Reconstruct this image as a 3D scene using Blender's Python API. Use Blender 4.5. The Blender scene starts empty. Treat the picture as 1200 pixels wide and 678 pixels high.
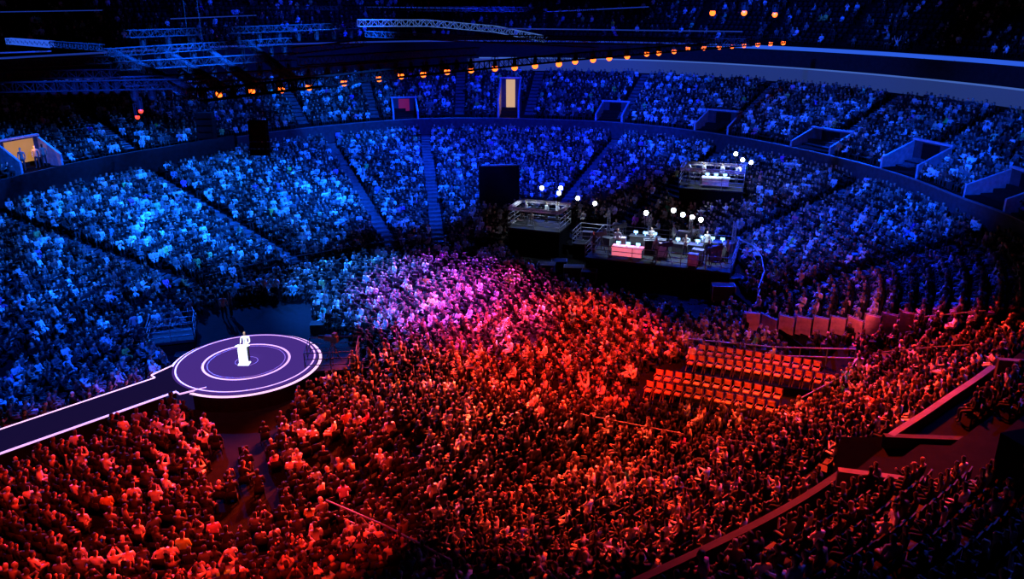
import bpy, math, random
import numpy as np
from mathutils import Vector, Matrix
random.seed(7); rng=np.random.default_rng(7)
SC=bpy.context.scene
COL=SC.collection
try:
    SC.view_settings.view_transform='Standard'
    SC.view_settings.look='None'
except Exception: pass
# ---------------- camera ----------------
H=18.8; F=940.0; PITCH=math.radians(20.0); CS=math.cos(PITCH); SN=math.sin(PITCH)
cam_d=bpy.data.cameras.new('camera'); cam=bpy.data.objects.new('camera',cam_d); COL.objects.link(cam)
cam.location=(0,0,H); cam.rotation_euler=(math.pi/2-PITCH,0,0)
cam_d.sensor_width=36; cam_d.lens=F/1200*36; cam_d.clip_end=500; cam_d.clip_start=0.1
SC.camera=cam
def ray(px,py):
    u=(px-600)/F; v=(339-py)/F
    return u, CS+v*SN, -SN+v*CS
def P(px,py,z=0.0):
    a,b,c=ray(px,py); t=(z-H)/c
    return Vector((a*t,b*t,z))
def D(px,py,t):
    a,b,c=ray(px,py); return Vector((a*t,b*t,H+c*t))
def proj(x,y,z):
    d=y*CS-(z-H)*SN
    v=(y*SN+(z-H)*CS)/d
    return 600+F*x/d, 339-F*v, d
# ---------------- materials ----------------
def mat(name,base,rough=.7,metal=0.,emit=None,es=0.,noise=.25,scale=3.,spec=.5):
    m=bpy.data.materials.new(name); m.use_nodes=True; nt=m.node_tree; b=nt.nodes['Principled BSDF']
    b.inputs['Roughness'].default_value=rough; b.inputs['Metallic'].default_value=metal
    b.inputs['Specular IOR Level'].default_value=spec
    n=nt.nodes.new('ShaderNodeTexNoise'); n.inputs['Scale'].default_value=scale
    tc=nt.nodes.new('ShaderNodeTexCoord'); nt.links.new(tc.outputs['Object'],n.inputs['Vector'])
    r=nt.nodes.new('ShaderNodeValToRGB'); e=r.color_ramp.elements
    e[0].position=.3; e[1].position=.7
    e[0].color=tuple(c*(1-noise) for c in base)+(1,); e[1].color=tuple(min(1,c*(1+noise)) for c in base)+(1,)
    nt.links.new(n.outputs['Fac'],r.inputs['Fac']); nt.links.new(r.outputs['Color'],b.inputs['Base Color'])
    if emit: b.inputs['Emission Color'].default_value=tuple(emit)+(1,); b.inputs['Emission Strength'].default_value=es
    return m
def matobj(name,rough=.75):
    m=bpy.data.materials.new(name); m.use_nodes=True; nt=m.node_tree; b=nt.nodes['Principled BSDF']
    o=nt.nodes.new('ShaderNodeObjectInfo'); n=nt.nodes.new('ShaderNodeTexNoise'); n.inputs['Scale'].default_value=14
    mx=nt.nodes.new('ShaderNodeMix'); mx.data_type='RGBA'; mx.blend_type='MULTIPLY'; mx.inputs[0].default_value=.4
    nt.links.new(o.outputs['Color'],mx.inputs[6]); nt.links.new(n.outputs['Fac'],mx.inputs[7]); nt.links.new(mx.outputs[2],b.inputs['Base Color'])
    b.inputs['Roughness'].default_value=rough; b.inputs['Specular IOR Level'].default_value=.2; return m
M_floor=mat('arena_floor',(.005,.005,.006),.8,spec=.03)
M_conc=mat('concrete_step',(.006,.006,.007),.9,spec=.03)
M_wall=mat('parapet_paint',(.03,.03,.04),.7,spec=.1)
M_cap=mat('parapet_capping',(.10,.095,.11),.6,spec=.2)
M_capd=mat('parapet_capping_dimmed',(.04,.037,.042),.7,spec=.05)  # darker copy of the capping, tones down the light on near parapets
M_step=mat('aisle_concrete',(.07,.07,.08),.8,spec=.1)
M_stepd=mat('aisle_concrete_dimmed',(.012,.012,.014),.8,spec=.05)  # darker copy of the aisle concrete, tones down light on near steps
M_darkwall=mat('dark_wall',(.012,.012,.015),.8,spec=.1)
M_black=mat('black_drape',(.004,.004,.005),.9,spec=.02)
M_metal=mat('truss_aluminium',(.026,.026,.032),.7,.0,spec=.12)
M_dmetal=mat('dark_metal',(.012,.012,.014),.7,.0,spec=.1)
M_gear=mat('equipment_grey',(.04,.04,.046),.5,.2,scale=8)
M_rail=mat('rail_metal',(.2,.2,.22),.5,.3)
M_stage=mat('stage_led_floor',(.004,.002,.010),.6,0,(.10,.04,.36),.62,noise=.1,spec=.0)
M_ring=mat('led_ring',(.05,.05,.05),.4,0,(.78,.42,1.0),1.4,noise=0)
M_ring2=mat('led_ring_soft',(.02,.02,.05),.4,0,(.42,.18,1.0),.7,noise=0)
M_ringp=mat('led_edge_pink',(.05,.05,.05),.4,0,(1.,.55,1.0),1.4,noise=0)
M_run=mat('runway_top',(.002,.002,.004),.8,0,(.02,.012,.10),.35,spec=.0)
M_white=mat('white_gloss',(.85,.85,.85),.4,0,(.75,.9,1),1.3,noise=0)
M_panelw=mat('white_panel',(.8,.8,.8),.5)
M_seat=mat('seat_plastic',(.03,.03,.035),.6,spec=.2)
M_seatl=mat('seat_fabric_light',(.75,.36,.18),.6,spec=.05)
M_seatfr=mat('chair_frame',(.2,.1,.06),.6,spec=.1)
M_skin=mat('skin',(.48,.32,.22),.55,scale=30,noise=.1)
M_hair=mat('hair',(.03,.02,.015),.6,scale=40,spec=.2)
M_hairb=mat('hair_fair',(.40,.28,.14),.6,scale=40)
M_cloth=matobj('clothing'); M_trou=mat('trousers',(.02,.02,.025),.8,scale=20); M_shoe=mat('shoes',(.01,.01,.01),.4)
M_orange=mat('lamp_orange',(.2,.05,.01),.4,0,(1,.12,.012),4.2,noise=0)
M_redl=mat('lamp_red',(.2,.02,.01),.4,0,(1,.04,.02),3,noise=0)
M_whitel=mat('lamp_white',(1,1,1),.4,0,(.85,.95,1),22,noise=0)
M_bluel=mat('strip_and_lit_edge_blue',(.01,.01,.05),.4,0,(.02,.07,.6),.4,noise=0)  # glow of the strip lights, also painted light on the dim rail edge
M_blueband=mat('lit_band_glow_blue',(.01,.012,.03),.4,0,(.04,.09,.42),.36,noise=.0)  # emission paints blue light onto the band behind the upper bowl
M_bluel2=mat('lit_glow_pale_blue',(.01,.02,.05),.4,0,(.10,.24,.85),.5,noise=.0)  # emission stands for blue light on a truss and the bowl edge
M_bluel3=mat('lit_glow_bright_blue',(.0,.0,.02),.6,0,(.03,.13,.9),.8,noise=.0,spec=0)  # emission stands for strong blue light on the deck rail and a truss
M_warm=mat('corridor_warm',(.04,.025,.01),.7,0,(1,.45,.08),.40,scale=1.2,noise=.5)
M_cream=mat('corridor_cream',(.05,.04,.02),.7,0,(1,.62,.22),.6,scale=1.2,noise=.3)
M_screen=mat('monitor_screen',(.2,.4,.7),.3,0,(.3,.6,1),2.5,noise=.3)
M_redpanel=mat('red_panel',(.05,.005,.005),.5,0,(1,.02,.05),.12)
M_panel=mat('pale_panel',(.6,.5,.52),.6,spec=.2)
M_barr=mat('barrier_pink',(.6,.35,.36),.6,spec=.1)
M_pink=mat('desk_pink',(.9,.3,.4),.4,0,(1,.2,.3),.8)
# ---------------- mesh builder ----------------
class MB:
    def __init__(s): s.v=[]; s.f=[]; s.m=[]
    def box(s,c,size,rz=0,m=0,R=None):
        c=Vector(c); hx,hy,hz=[k/2 for k in size]; R=R or Matrix.Rotation(rz,3,'Z'); i=len(s.v)
        for x in(-hx,hx):
            for y in(-hy,hy):
                for z in(-hz,hz): s.v.append(c+R@Vector((x,y,z)))
        for q in((0,1,3,2),(4,6,7,5),(0,4,5,1),(2,3,7,6),(0,2,6,4),(1,5,7,3)): s.f.append([i+k for k in q]); s.m.append(m)
    def tube(s,a,b,r,n=6,m=0,r2=None):
        a=Vector(a);b=Vector(b); d=(b-a)
        if d.length<1e-6: return
        q=d.to_track_quat('Z','Y'); r2=r if r2 is None else r2; i=len(s.v)
        for p,rr in((a,r),(b,r2)):
            for k in range(n):
                t=2*math.pi*k/n; s.v.append(p+q@Vector((rr*math.cos(t),rr*math.sin(t),0)))
        for k in range(n):
            j=(k+1)%n; s.f.append([i+k,i+j,i+n+j,i+n+k]); s.m.append(m)
        s.f.append([i+k for k in range(n)][::-1]); s.m.append(m); s.f.append([i+n+k for k in range(n)]); s.m.append(m)
    def annulus(s,c,r1,r2,z,h,n=96,m=0):
        i=len(s.v)
        for k in range(n):
            t=2*math.pi*k/n; C,S=math.cos(t),math.sin(t)
            for r,zz in((r1,z),(r2,z),(r2,z+h),(r1,z+h)): s.v.append(Vector((c[0]+r*C,c[1]+r*S,zz)))
        for k in range(n):
            a=i+4*k;b=i+4*((k+1)%n)
            for q in range(4):
                w=(q+1)%4; s.f.append([a+q,b+q,b+w,a+w]); s.m.append(m)
    def disc(s,c,r,z,h,n=96,m=0): s.tube((c[0],c[1],z),(c[0],c[1],z+h),r,n,m)
    def sphere(s,c,r,m=0,n=10,k=6):
        c=Vector(c); i=len(s.v)
        for a in range(k+1):
            for b in range(n):
                p=math.pi*a/k;t=2*math.pi*b/n; s.v.append(c+Vector((r*math.sin(p)*math.cos(t),r*math.sin(p)*math.sin(t),r*math.cos(p))))
        for a in range(k):
            for b in range(n):
                j=(b+1)%n; s.f.append([i+a*n+b,i+(a+1)*n+b,i+(a+1)*n+j,i+a*n+j]); s.m.append(m)
    def obj(s,name,mats,label=None,cat=None,parent=None,loc=None,kind=None,group=None,smooth=False):
        me=bpy.data.meshes.new(name); off=Vector(loc) if loc is not None else Vector((0,0,0))
        me.from_pydata([tuple(v-off) for v in s.v],[],s.f)
        for m in mats: me.materials.append(m)
        me.polygons.foreach_set('material_index',s.m)
        if smooth: me.polygons.foreach_set('use_smooth',[True]*len(s.f))
        me.update(); o=bpy.data.objects.new(name,me); COL.objects.link(o); o.location=off
        if parent: o.parent=parent; o.matrix_parent_inverse=Matrix.Identity(4)
        tag(o,label,cat,kind,group); return o
def tag(o,label=None,cat=None,kind=None,group=None):
    if label:o['label']=label
    if cat:o['category']=cat
    if kind:o['kind']=kind
    if group:o['group']=group
# ---------------- bowl curves ----------------
O=np.array([-4.,47.]); NT=720
def curve(pts,sig=5):
    p=np.array(pts)-O; a=np.arctan2(p[:,1],p[:,0]); r=np.hypot(p[:,0],p[:,1]); o=np.argsort(a);a=a[o];r=r[o]
    a=np.concatenate([a-2*np.pi,a,a+2*np.pi]); r=np.concatenate([r,r,r])
    t=-np.pi+2*np.pi*np.arange(NT)/NT; R=np.interp(t,a,r)
    w=int(sig*2*2); k=np.exp(-.5*(np.arange(-w*2,w*2+1)/(sig*2))**2); k/=k.sum()
    return np.convolve(np.concatenate([R,R,R]),k,'same')[NT:2*NT]
T1=curve([(-27,36),(-25,44),(-20,51),(-13.7,56),(-8,59.3),(0,60.5),(8,58),(13.5,52),(15,44),(16.5,37),(10,31),(2,27.5),(-6,24.2),(-15,20),(-25,25)])
T3=curve([(-36,55),(-29,69.8),(-10,87.4),(1,87.5),(11.6,84.4),(25.3,67.8),(29.1,51.4),(29.9,45.2),(25.5,35.5),(18.4,27.8),(15.2,25.1),(12.0,22.5),(9.6,20.3),(4.4,16.6),(-4,12.5),(-15,13),(-28,21),(-36,33),(-38,45)],2)
TH=-np.pi+2*np.pi*np.arange(NT)/NT
def Rf(T,phi): return np.interp(phi,np.append(TH,np.pi),np.append(T,T[0]))
def pol(phi,r): return Vector((O[0]+r*math.cos(phi),O[1]+r*math.sin(phi),0))
def phir(x,y): return math.atan2(y-O[1],x-O[0]),math.hypot(x-O[0],y-O[1])
LZ0,LZ1=.35,4.9; UZ0,UZ1=6.0,10.5; UD=13.0; PITCHR=.83
NEAR=(TH<math.radians(-22))&(TH>math.radians(-110))
def sm(T): 
    k=np.ones(17)/17; return np.convolve(np.concatenate([T,T,T]),k,'same')[NT:2*NT]
UZA=sm(np.where(NEAR,5.2,UZ0))
def UZf(ph): return float(np.interp(ph,np.append(TH,np.pi),np.append(UZA,UZA[0])))
def zlow(s): return LZ0+(LZ1-LZ0)*s
def terr(x,y):
    ph,r=phir(x,y); r1=float(Rf(T1,ph)); r3=float(Rf(T3,ph))
    if r<r3:
        k=math.floor((r3-r)/PITCHR); rk=r3-(k+.5)*PITCHR; s=(rk-r1)/(r3-r1)
        return 0. if rk<r1 else zlow(s)
    k=math.floor((r-r3)/PITCHR); return min(UZf(ph)+(UZ1-UZ0)*(k+.5)*PITCHR/UD,UZ1)
def solve(px,py,z=1.):
    for _ in range(12):
        p=P(px,py,z); z=.5*z+.5*terr(p.x,p.y)
    p=P(px,py,z); p.z=terr(p.x,p.y); return p
def phi_at(px,z,off):
    best=(1e9,0)
    for d in np.arange(-20,200,.1):
        ph=math.radians(d); ph=(ph+math.pi)%(2*math.pi)-math.pi
        p=pol(ph,float(Rf(T3,ph))+off)
        if p.y<5: continue
        x,y,dd=proj(p.x,p.y,z)
        if dd>5 and abs(x-px)<best[0]: best=(abs(x-px),ph)
    return best[1]
def ringmesh(rows,name,label,mat_):
    V=[];Fc=[]
    for R,Z in rows:
        V.append(np.stack([O[0]+R*np.cos(TH),O[1]+R*np.sin(TH),Z],1))
    V=np.concatenate(V); n=len(rows)
    for j in range(n-1):
        for i in range(NT):
            k=(i+1)%NT; Fc.append((j*NT+i,(j+1)*NT+i,(j+1)*NT+k,j*NT+k))
    me=bpy.data.meshes.new(name); me.from_pydata(V.tolist(),[],Fc); me.materials.append(mat_); me.update()
    o=bpy.data.objects.new(name,me); COL.objects.link(o); tag(o,label,'seating tier','structure'); return o
rows=[]
K=int(np.max(T3-T1)/PITCHR)+1
for k in range(K):
    rc=T3-(k+.5)*PITCHR; s=(rc-T1)/(T3-T1); z=np.where(rc<T1,-.1,LZ0+(LZ1-LZ0)*s)
    rows.append((T3-k*PITCHR,z)); rows.append((T3-(k+1)*PITCHR,z))
rows=rows[::-1]
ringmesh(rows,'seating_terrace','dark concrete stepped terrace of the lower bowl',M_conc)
rows=[]
KU=int(UD/PITCHR)
for k in range(KU+1):
    z=UZA+(UZ1-UZ0)*(k+.5)*PITCHR/UD; rows.append((T3+k*PITCHR,z)); rows.append((T3+(k+1)*PITCHR,z))
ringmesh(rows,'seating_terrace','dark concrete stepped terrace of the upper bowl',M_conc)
def band(T,off,z0,z1,th,mats,name,label,a0=-180,a1=180,cat='wall',kind='structure'):
    b=MB(); idx=[i for i in range(NT) if a0<=math.degrees(TH[i])<=a1]; n=len(idx)
    g=lambda z,i: float(z[i]) if hasattr(z,'__len__') else z
    for i in idx:
        for r,z in((T[i]+off,g(z0,i)),(T[i]+off+th,g(z0,i)),(T[i]+off+th,g(z1,i)),(T[i]+off,g(z1,i))):
            p=pol(TH[i],r); p.z=z; b.v.append(p)
    for k in range(n-1 if a1-a0<359 else n):
        a=4*k; c=4*((k+1)%n)
        for q in range(4):
            w=(q+1)%4; b.f.append([a+q,c+q,c+w,a+w]); b.m.append(0)
    return b.obj(name,mats,label,cat,kind=kind)
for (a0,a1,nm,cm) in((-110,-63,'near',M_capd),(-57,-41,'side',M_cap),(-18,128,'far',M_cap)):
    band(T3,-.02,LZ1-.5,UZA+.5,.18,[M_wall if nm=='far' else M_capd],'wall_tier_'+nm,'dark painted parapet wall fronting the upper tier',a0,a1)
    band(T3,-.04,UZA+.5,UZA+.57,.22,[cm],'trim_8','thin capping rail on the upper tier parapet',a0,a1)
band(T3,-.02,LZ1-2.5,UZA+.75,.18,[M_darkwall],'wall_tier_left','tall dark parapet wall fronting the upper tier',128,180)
band(T1,-.1,0,LZ0+.4,.1,[M_black],'wall_floor','low black wall around the arena floor',-20,180)
band(T3,UD+.2,UZ1-.2,UZ1+1.35,.25,[M_blueband],'trim_1','band along the upper bowl back, pale blue light painted in',-40,92)
band(T3,UD+.17,UZ1+1.35,UZ1+1.47,.3,[M_bluel2],'trim_7','edge above the upper bowl with faint blue light painted in',-20,90)
band(T3,UD+1.2,UZ1-.5,13.9,.2,[M_darkwall],'wall_suites','dark suite level wall behind the upper bowl',-40,180)
band(T3,UD+1.0,13.6,13.95,.3,[M_bluel3],'trim_2','top deck rail edge with vivid blue light painted in',-40,62)
band(T3,UD+1.0,13.75,13.9,.3,[M_bluel],'trim_3','top deck rail edge with dim blue light painted in',62,165)
TDZ=lambda k:13.6+.5*k
rows=[]
for k in range(18):
    z=np.full(NT,TDZ(k)); msk=(np.sin(TH)<-.45); z=np.where(msk,10.2,z)
    rows.append((T3+UD+1.2+k*.9,z)); rows.append((T3+UD+1.2+(k+1)*.9,z))
ringmesh(rows,'seating_terrace','unlit stepped terrace of the top deck',M_black)
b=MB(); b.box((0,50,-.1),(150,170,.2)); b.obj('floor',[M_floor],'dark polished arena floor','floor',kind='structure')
b=MB(); b.box((0,50,27),(150,170,.3)); b.obj('ceiling',[M_black],'black arena ceiling','ceiling',kind='structure')
for nm,c,sz in(('wall_back',(0,134,13.5),(150,.3,27)),('wall_left',(-74,50,13.5),(.3,168,27)),('wall_right',(74,50,13.5),(.3,168,27)),('wall_front',(0,-34,13.5),(150,.3,27))):
    b=MB(); b.box(c,sz); b.obj(nm,[M_black],'black arena outer wall','wall',kind='structure')
# ---------------- people templates ----------------
def skinmesh(J,E,R,sub):
    me=bpy.data.meshes.new('t'); me.from_pydata(J,E,[]); o=bpy.data.objects.new('t',me); COL.objects.link(o)
    md=o.modifiers.new('s','SKIN'); md.use_smooth_shade=True
    sv=me.skin_vertices[0].data
    for i,r in enumerate(R): sv[i].radius=r if isinstance(r,tuple) else (r,r); sv[i].use_root=(i==0)
    if sub:
        m2=o.modifiers.new('u','SUBSURF'); m2.levels=sub; m2.render_levels=sub
    dg=bpy.context.evaluated_depsgraph_get(); dg.update()
    r=bpy.data.meshes.new_from_object(o.evaluated_get(dg)); bpy.data.objects.remove(o); return r
def person_skel(pose,stand=False,lean=0.,hair='short'):
    l=lean
    if not stand:
        pz=.56; J=[(0,0,pz),(0,-.02+l*.3,pz+.2),(0,-.03+l*.7,pz+.40),(0,-.02+l,pz+.52),(0,l+.01,pz+.58),(0,.03+l,pz+.65),(0,.03+l,pz+.74),(0,.02+l,pz+.83)]
    else:
        pz=.93; J=[(0,0,pz),(0,-.01,pz+.2),(0,-.02,pz+.40),(0,-.01,pz+.52),(0,.0,pz+.58),(0,.02,pz+.65),(0,.02,pz+.74),(0,.01,pz+.83)]; l=0
    R=[(.15,.11),(.135,.10),(.165,.11),(.08,.07),.055,(.07,.085),(.08,.10),(.055,.07)]
    E=[(i,i+1) for i in range(7)]
    sh=pz+.47; hands=[]
    for s in(-1,1):
        i=len(J)
        S=(s*.2,-.02+l*.8,sh)
        A={'lap':((s*.25,.04+l*.5,pz+.2),(s*.14,.26,pz+.15),(s*.09,.33,pz+.14)),
           'clap':((s*.27,.08+l,pz+.24),(s*.1,.3+l,pz+.38),(s*.035,.37+l,pz+.44)),
           'claphigh':((s*.28,.2+l,pz+.42),(s*.12,.32+l,pz+.64),(s*.04,.34+l,pz+.74)),
           'phone':(((s*.28,.15+l,pz+.3),(s*.12,.33+l,pz+.52),(s*.06,.35+l,pz+.6)) if s>0 else ((s*.25,.04,pz+.2),(s*.14,.26,pz+.15),(s*.09,.33,pz+.14))),
           'raise':((s*.3,.05+l,pz+.7),(s*.34,.1+l,pz+.95),(s*.35,.12+l,pz+1.05)),
           'cross':((s*.27,.05+l,pz+.22),(-s*.02,.2+l,pz+.28),(-s*.1,.2+l,pz+.3)),
           'side':((s*.25,-.03,pz+.2),(s*.25,.06,pz-.02),(s*.24,.09,pz-.1)),
           'podium':((s*.26,.0,pz+.2),(s*.2,.25,pz+.17),(s*.17,.33,pz+.18))}[pose]
        J+= [S]+list(A); R+=[.065,.048,.034,.042]; E+=[(2,i),(i,i+1),(i+1,i+2),(i+2,i+3)]; hands.append(Vector(A[2]))
    for s in(-1,1):
        i=len(J)
        if not stand: L=[(s*.1,.06,pz-.01),(s*.13,.44,pz-.02),(s*.13,.42,.12),(s*.14,.55,.05)]
        else: L=[(s*.1,0,pz-.08),(s*.11,.02,.5),(s*.12,0,.1),(s*.13,.14,.05)]
        J+=L; R+=[.09,.065,.045,.042]; E+=[(0,i),(i,i+1),(i+1,i+2),(i+2,i+3)]
    head=Vector(J[6]); 
    def cls(v):
        if (v-hands[0]).length<.095 or (v-hands[1]).length<.095: return 0
        d=v-head
        if hair=='long' and d.y<.0 and abs(d.x)<.14 and -.25<d.z<.2: return 1
        if v.z>J[4][2]-.02 and abs(d.x)<.14 and abs(d.y)<.17:
            if d.z>.045 or d.y<-.03: return 1
            return 0
        if v.z<.09: return 4
        if v.z<pz+.02: return 3
        return 2
    return J,E,R,cls
SPECS=[('lap',0,.0,'short'),('clap',0,.05,'short'),('claphigh',0,.02,'long'),('lap',0,.12,'long'),('phone',0,.0,'short'),('cross',0,-.03,'short'),('clap',0,.0,'long'),('raise',0,.02,'short')]
WT=np.array([.27,.18,.07,.21,.055,.13,.082,.003])
POSELAB={'lap':'hands in lap','clap':'clapping','claphigh':'clapping high','phone':'one hand raised','cross':'arms folded','raise':'both arms raised'}
def template(spec,sub):
    pose,st,lean,hair=spec; J,E,R,cls=person_skel(pose,st,lean,hair); me=skinmesh(J,E,R,sub)
    return me,cls
TH_HI=[]
for sp in SPECS+[('side',1,0,'short'),('cross',1,0,'short'),('podium',1,0,'short')]:
    me,cls=template(sp,1)
    hm=M_hairb if (sp[3]=='long' and sp[2]<.05) else M_hair
    for m in(M_skin,hm,M_cloth,M_trou,M_shoe): me.materials.append(m)
    for p in me.polygons: p.material_index=cls(p.center); p.use_smooth=True
    me.name='person_mesh'; TH_HI.append(me)
TLO=[]
for sp in SPECS:
    me,cls=template(sp,0); nv=len(me.vertices)
    co=np.empty(nv*3); me.vertices.foreach_get('co',co); co=co.reshape(-1,3)
    lv=np.empty(len(me.loops),dtype=np.int32); me.loops.foreach_get('vertex_index',lv)
    lt=np.empty(len(me.polygons),dtype=np.int32); me.polygons.foreach_get('loop_total',lt)
    cl=np.array([cls(v.co) for v in me.vertices]); TLO.append((co,lv,lt,cl))
def merged(name,items,mats,label,cat):
    V=[];LV=[];LT=[];C=[];off=0
    for co,lv,lt,col in items:
        N,nv=co.shape[:2]
        if N==0: continue
        V.append(co.reshape(-1,3)); C.append(col.reshape(-1,3))
        LV.append((lv[None,:]+off+(np.arange(N)*nv)[:,None]).ravel()); LT.append(np.tile(lt,N)); off+=N*nv
    V=np.concatenate(V);C=np.concatenate(C);LV=np.concatenate(LV);LT=np.concatenate(LT)
    me=bpy.data.meshes.new(name); me.vertices.add(len(V)); me.vertices.foreach_set('co',V.astype(np.float32).ravel())
    me.loops.add(len(LV)); me.loops.foreach_set('vertex_index',LV.astype(np.int32))
    me.polygons.add(len(LT)); st=np.concatenate([[0],np.cumsum(LT)[:-1]]).astype(np.int32)
    me.polygons.foreach_set('loop_start',st); me.polygons.foreach_set('loop_total',LT.astype(np.int32))
    me.polygons.foreach_set('use_smooth',np.ones(len(LT),dtype=bool))
    me.update(calc_edges=True)
    at=me.color_attributes.new('Col','FLOAT_COLOR','POINT'); C4=np.concatenate([C,np.ones((len(C),1))],1).astype(np.float32); at.data.foreach_set('color',C4.ravel())
    for m in mats: me.materials.append(m)
    o=bpy.data.objects.new(name,me); COL.objects.link(o); tag(o,label,cat,'stuff'); return o
M_crowd=bpy.data.materials.new('crowd_clothing'); M_crowd.use_nodes=True
nt=M_crowd.node_tree; bb=nt.nodes['Principled BSDF']; a=nt.nodes.new('ShaderNodeAttribute'); a.attribute_name='Col'
nt.links.new(a.outputs['Color'],bb.inputs['Base Color']); bb.inputs['Roughness'].default_value=.6; bb.inputs['Specular IOR Level'].default_value=.12
# ---------------- placement ----------------
STG=P(289,423,1.0); SX,SY=STG.x,STG.y
RW=P(0,516,1.0); r0=P(205,446,1); RA=Vector((r0.x,r0.y,0)); rdir=(Vector((RW.x,RW.y,0))-RA).normalized()
def wpoly(px,z=.6): return [(P(x,y,z).x,P(x,y,z).y) for x,y in px]
def spoly(px): return [tuple(solve(x,y).xy) for x,y in px]
def inpoly(x,y,pl):
    c=False;j=len(pl)-1
    for i in range(len(pl)):
        xi,yi=pl[i];xj,yj=pl[j]
        if (yi>y)!=(yj>y) and x<(xj-xi)*(y-yi)/(yj-yi)+xi: c=not c
        j=i
    return c
EXF=[wpoly(p) for p in [
 [(180,400),(250,348),(362,340),(370,370),(420,392),(432,424),(390,440),(215,440)],
 [(222,474),(345,470),(330,492),(310,506),(262,506),(236,492)],
 [(590,292),(625,268),(720,272),(870,312),(875,350),(820,368),(720,345),(650,325)],
 [(745,430),(800,414),(1000,418),(1002,450),(945,488),(745,472)]]]
SPARSE=[wpoly(p) for p in [[(240,500),(325,495),(335,550),(310,620),(260,625),(245,560)],[(350,520),(520,492),(560,505),(430,560),(370,560)]]]
EXF.append(spoly([(782,214),(870,212),(885,245),(785,245)]))
NB=10; BARP=[solve(870+200*k/NB, 388+6*math.sin(math.pi*k/NB)) for k in range(NB+1)]
EXF.append([(p.x,p.y+.35) for p in BARP]+[(p.x,p.y-1.2) for p in BARP[::-1]])
PIT=[(985,512),(1215,515),(1205,552),(1160,585),(975,556)]
PITX=[(985,508),(1225,510),(1225,560),(1165,608),(966,580)]
PITW=[tuple(P(x,y,5.3).xy) for x,y in PITX]
VPX=[38,475,597,716,838,958,1066,1172]
VS=[(3.4,2.8),(2.6,2.4),(2.2,4.4),(2.8,2.2),(3.4,2.2),(3.8,1.9),(3.4,2.5),(4.0,2.3)]
VP=[]
for px in VPX:
    ph=phi_at(px,7.2,1.5); VP.append((ph,float(Rf(T3,ph))+.5))
AISL=[phir(*solve(x,y).xy)[0] for x,y in[(95,290),(305,285),(420,225),(505,215),(690,205),(820,200),(980,230),(1085,300),(1110,400)]]
NF=len(AISL)
AISL+= [phir(*solve(x,y).xy)[0] for x,y in[(790,560),(1000,480)]]
AISU=[phir(*P(x,y,8).xy)[0] for x,y in[(110,150),(355,130),(435,120),(540,110),(630,110),(760,110),(905,125),(1010,150),(1120,170)]]
seats=[]
def walk(R,zf,keep,off,sp,reg,jit=.06):
    x=O[0]+R*np.cos(TH);y=O[1]+R*np.sin(TH); xx=np.append(x,x[0]);yy=np.append(y,y[0])
    L=np.concatenate([[0],np.cumsum(np.hypot(np.diff(xx),np.diff(yy)))])
    t=np.arange(off,L[-1],sp); t=t+rng.uniform(-jit,jit,len(t))
    X=np.interp(t,L,xx);Y=np.interp(t,L,yy); I=np.interp(t,L,np.arange(NT+1))
    for a,b_,i in zip(X,Y,I):
        ph=-math.pi+2*math.pi*i/NT; z=zf(i%NT)
        if not keep(a,b_,ph,i): continue
        px,py,d=proj(a,b_,z+1)
        if d<4 or px<-130 or px>1330 or py<-80 or py>790: continue
        fx,fy=(-14-a),(42-b_); ang=math.atan2(fy,fx)-math.pi/2
        ang2=math.atan2(O[1]-b_,O[0]-a)-math.pi/2
        dd=(ang-ang2+math.pi)%(2*math.pi)-math.pi
        seats.append((a,b_,z,ang2+max(-.6,min(.6,dd)),reg))
def angd(a,b): return abs((a-b+math.pi)%(2*math.pi)-math.pi)
SP=.46
for k in range(K):
    Rk=T3-(k+.5)*PITCHR; s=(Rk-T1)/(T3-T1)
    def keep(x,y,ph,i):
        ii=int(i)%NT
        if Rk[ii]<T1[ii]+.2: return False
        if k<1 and math.degrees(ph)>128: return False
        r=Rk[ii]
        for q,a in enumerate(AISL):
            if angd(a,ph)*r<(.7 if q<NF else .45): return False
        if inpoly(x,y,PITW): return False
        for e in EXF[2:]:
            if inpoly(x,y,e): return False
        return True
    walk(Rk,lambda i:zlow(s[int(i)%NT]),keep,rng.uniform(0,.5),SP,'low')
for k in range(KU-1):
    Rk=T3+(k+.5)*PITCHR
    def keep(x,y,ph,i):
        r=Rk[int(i)%NT]; rr=r-T3[int(i)%NT]
        if k==0: return False
        for a in AISU:
            if angd(a,ph)*r<.7: return False
        for (a,vr),(W,hh) in zip(VP,VS):
            if angd(a,ph)*r<W/2+.4 and rr<3.8: return False
        if inpoly(x,y,PITW): return False
        return True
    walk(Rk,lambda i:float(UZA[int(i)%NT])+(UZ1-UZ0)*(k+.5)*PITCHR/UD,keep,rng.uniform(0,.5),SP,'up')
for k in range(1,12):
    walk(T3+UD+1.2+(k+.5)*.9,lambda i:TDZ(k),lambda x,y,ph,i:-12<math.degrees(ph)<150 and (math.degrees(ph)%9)>.8,rng.uniform(0,.5),.6,'top')
NSEC=8; SPF=.48
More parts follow.
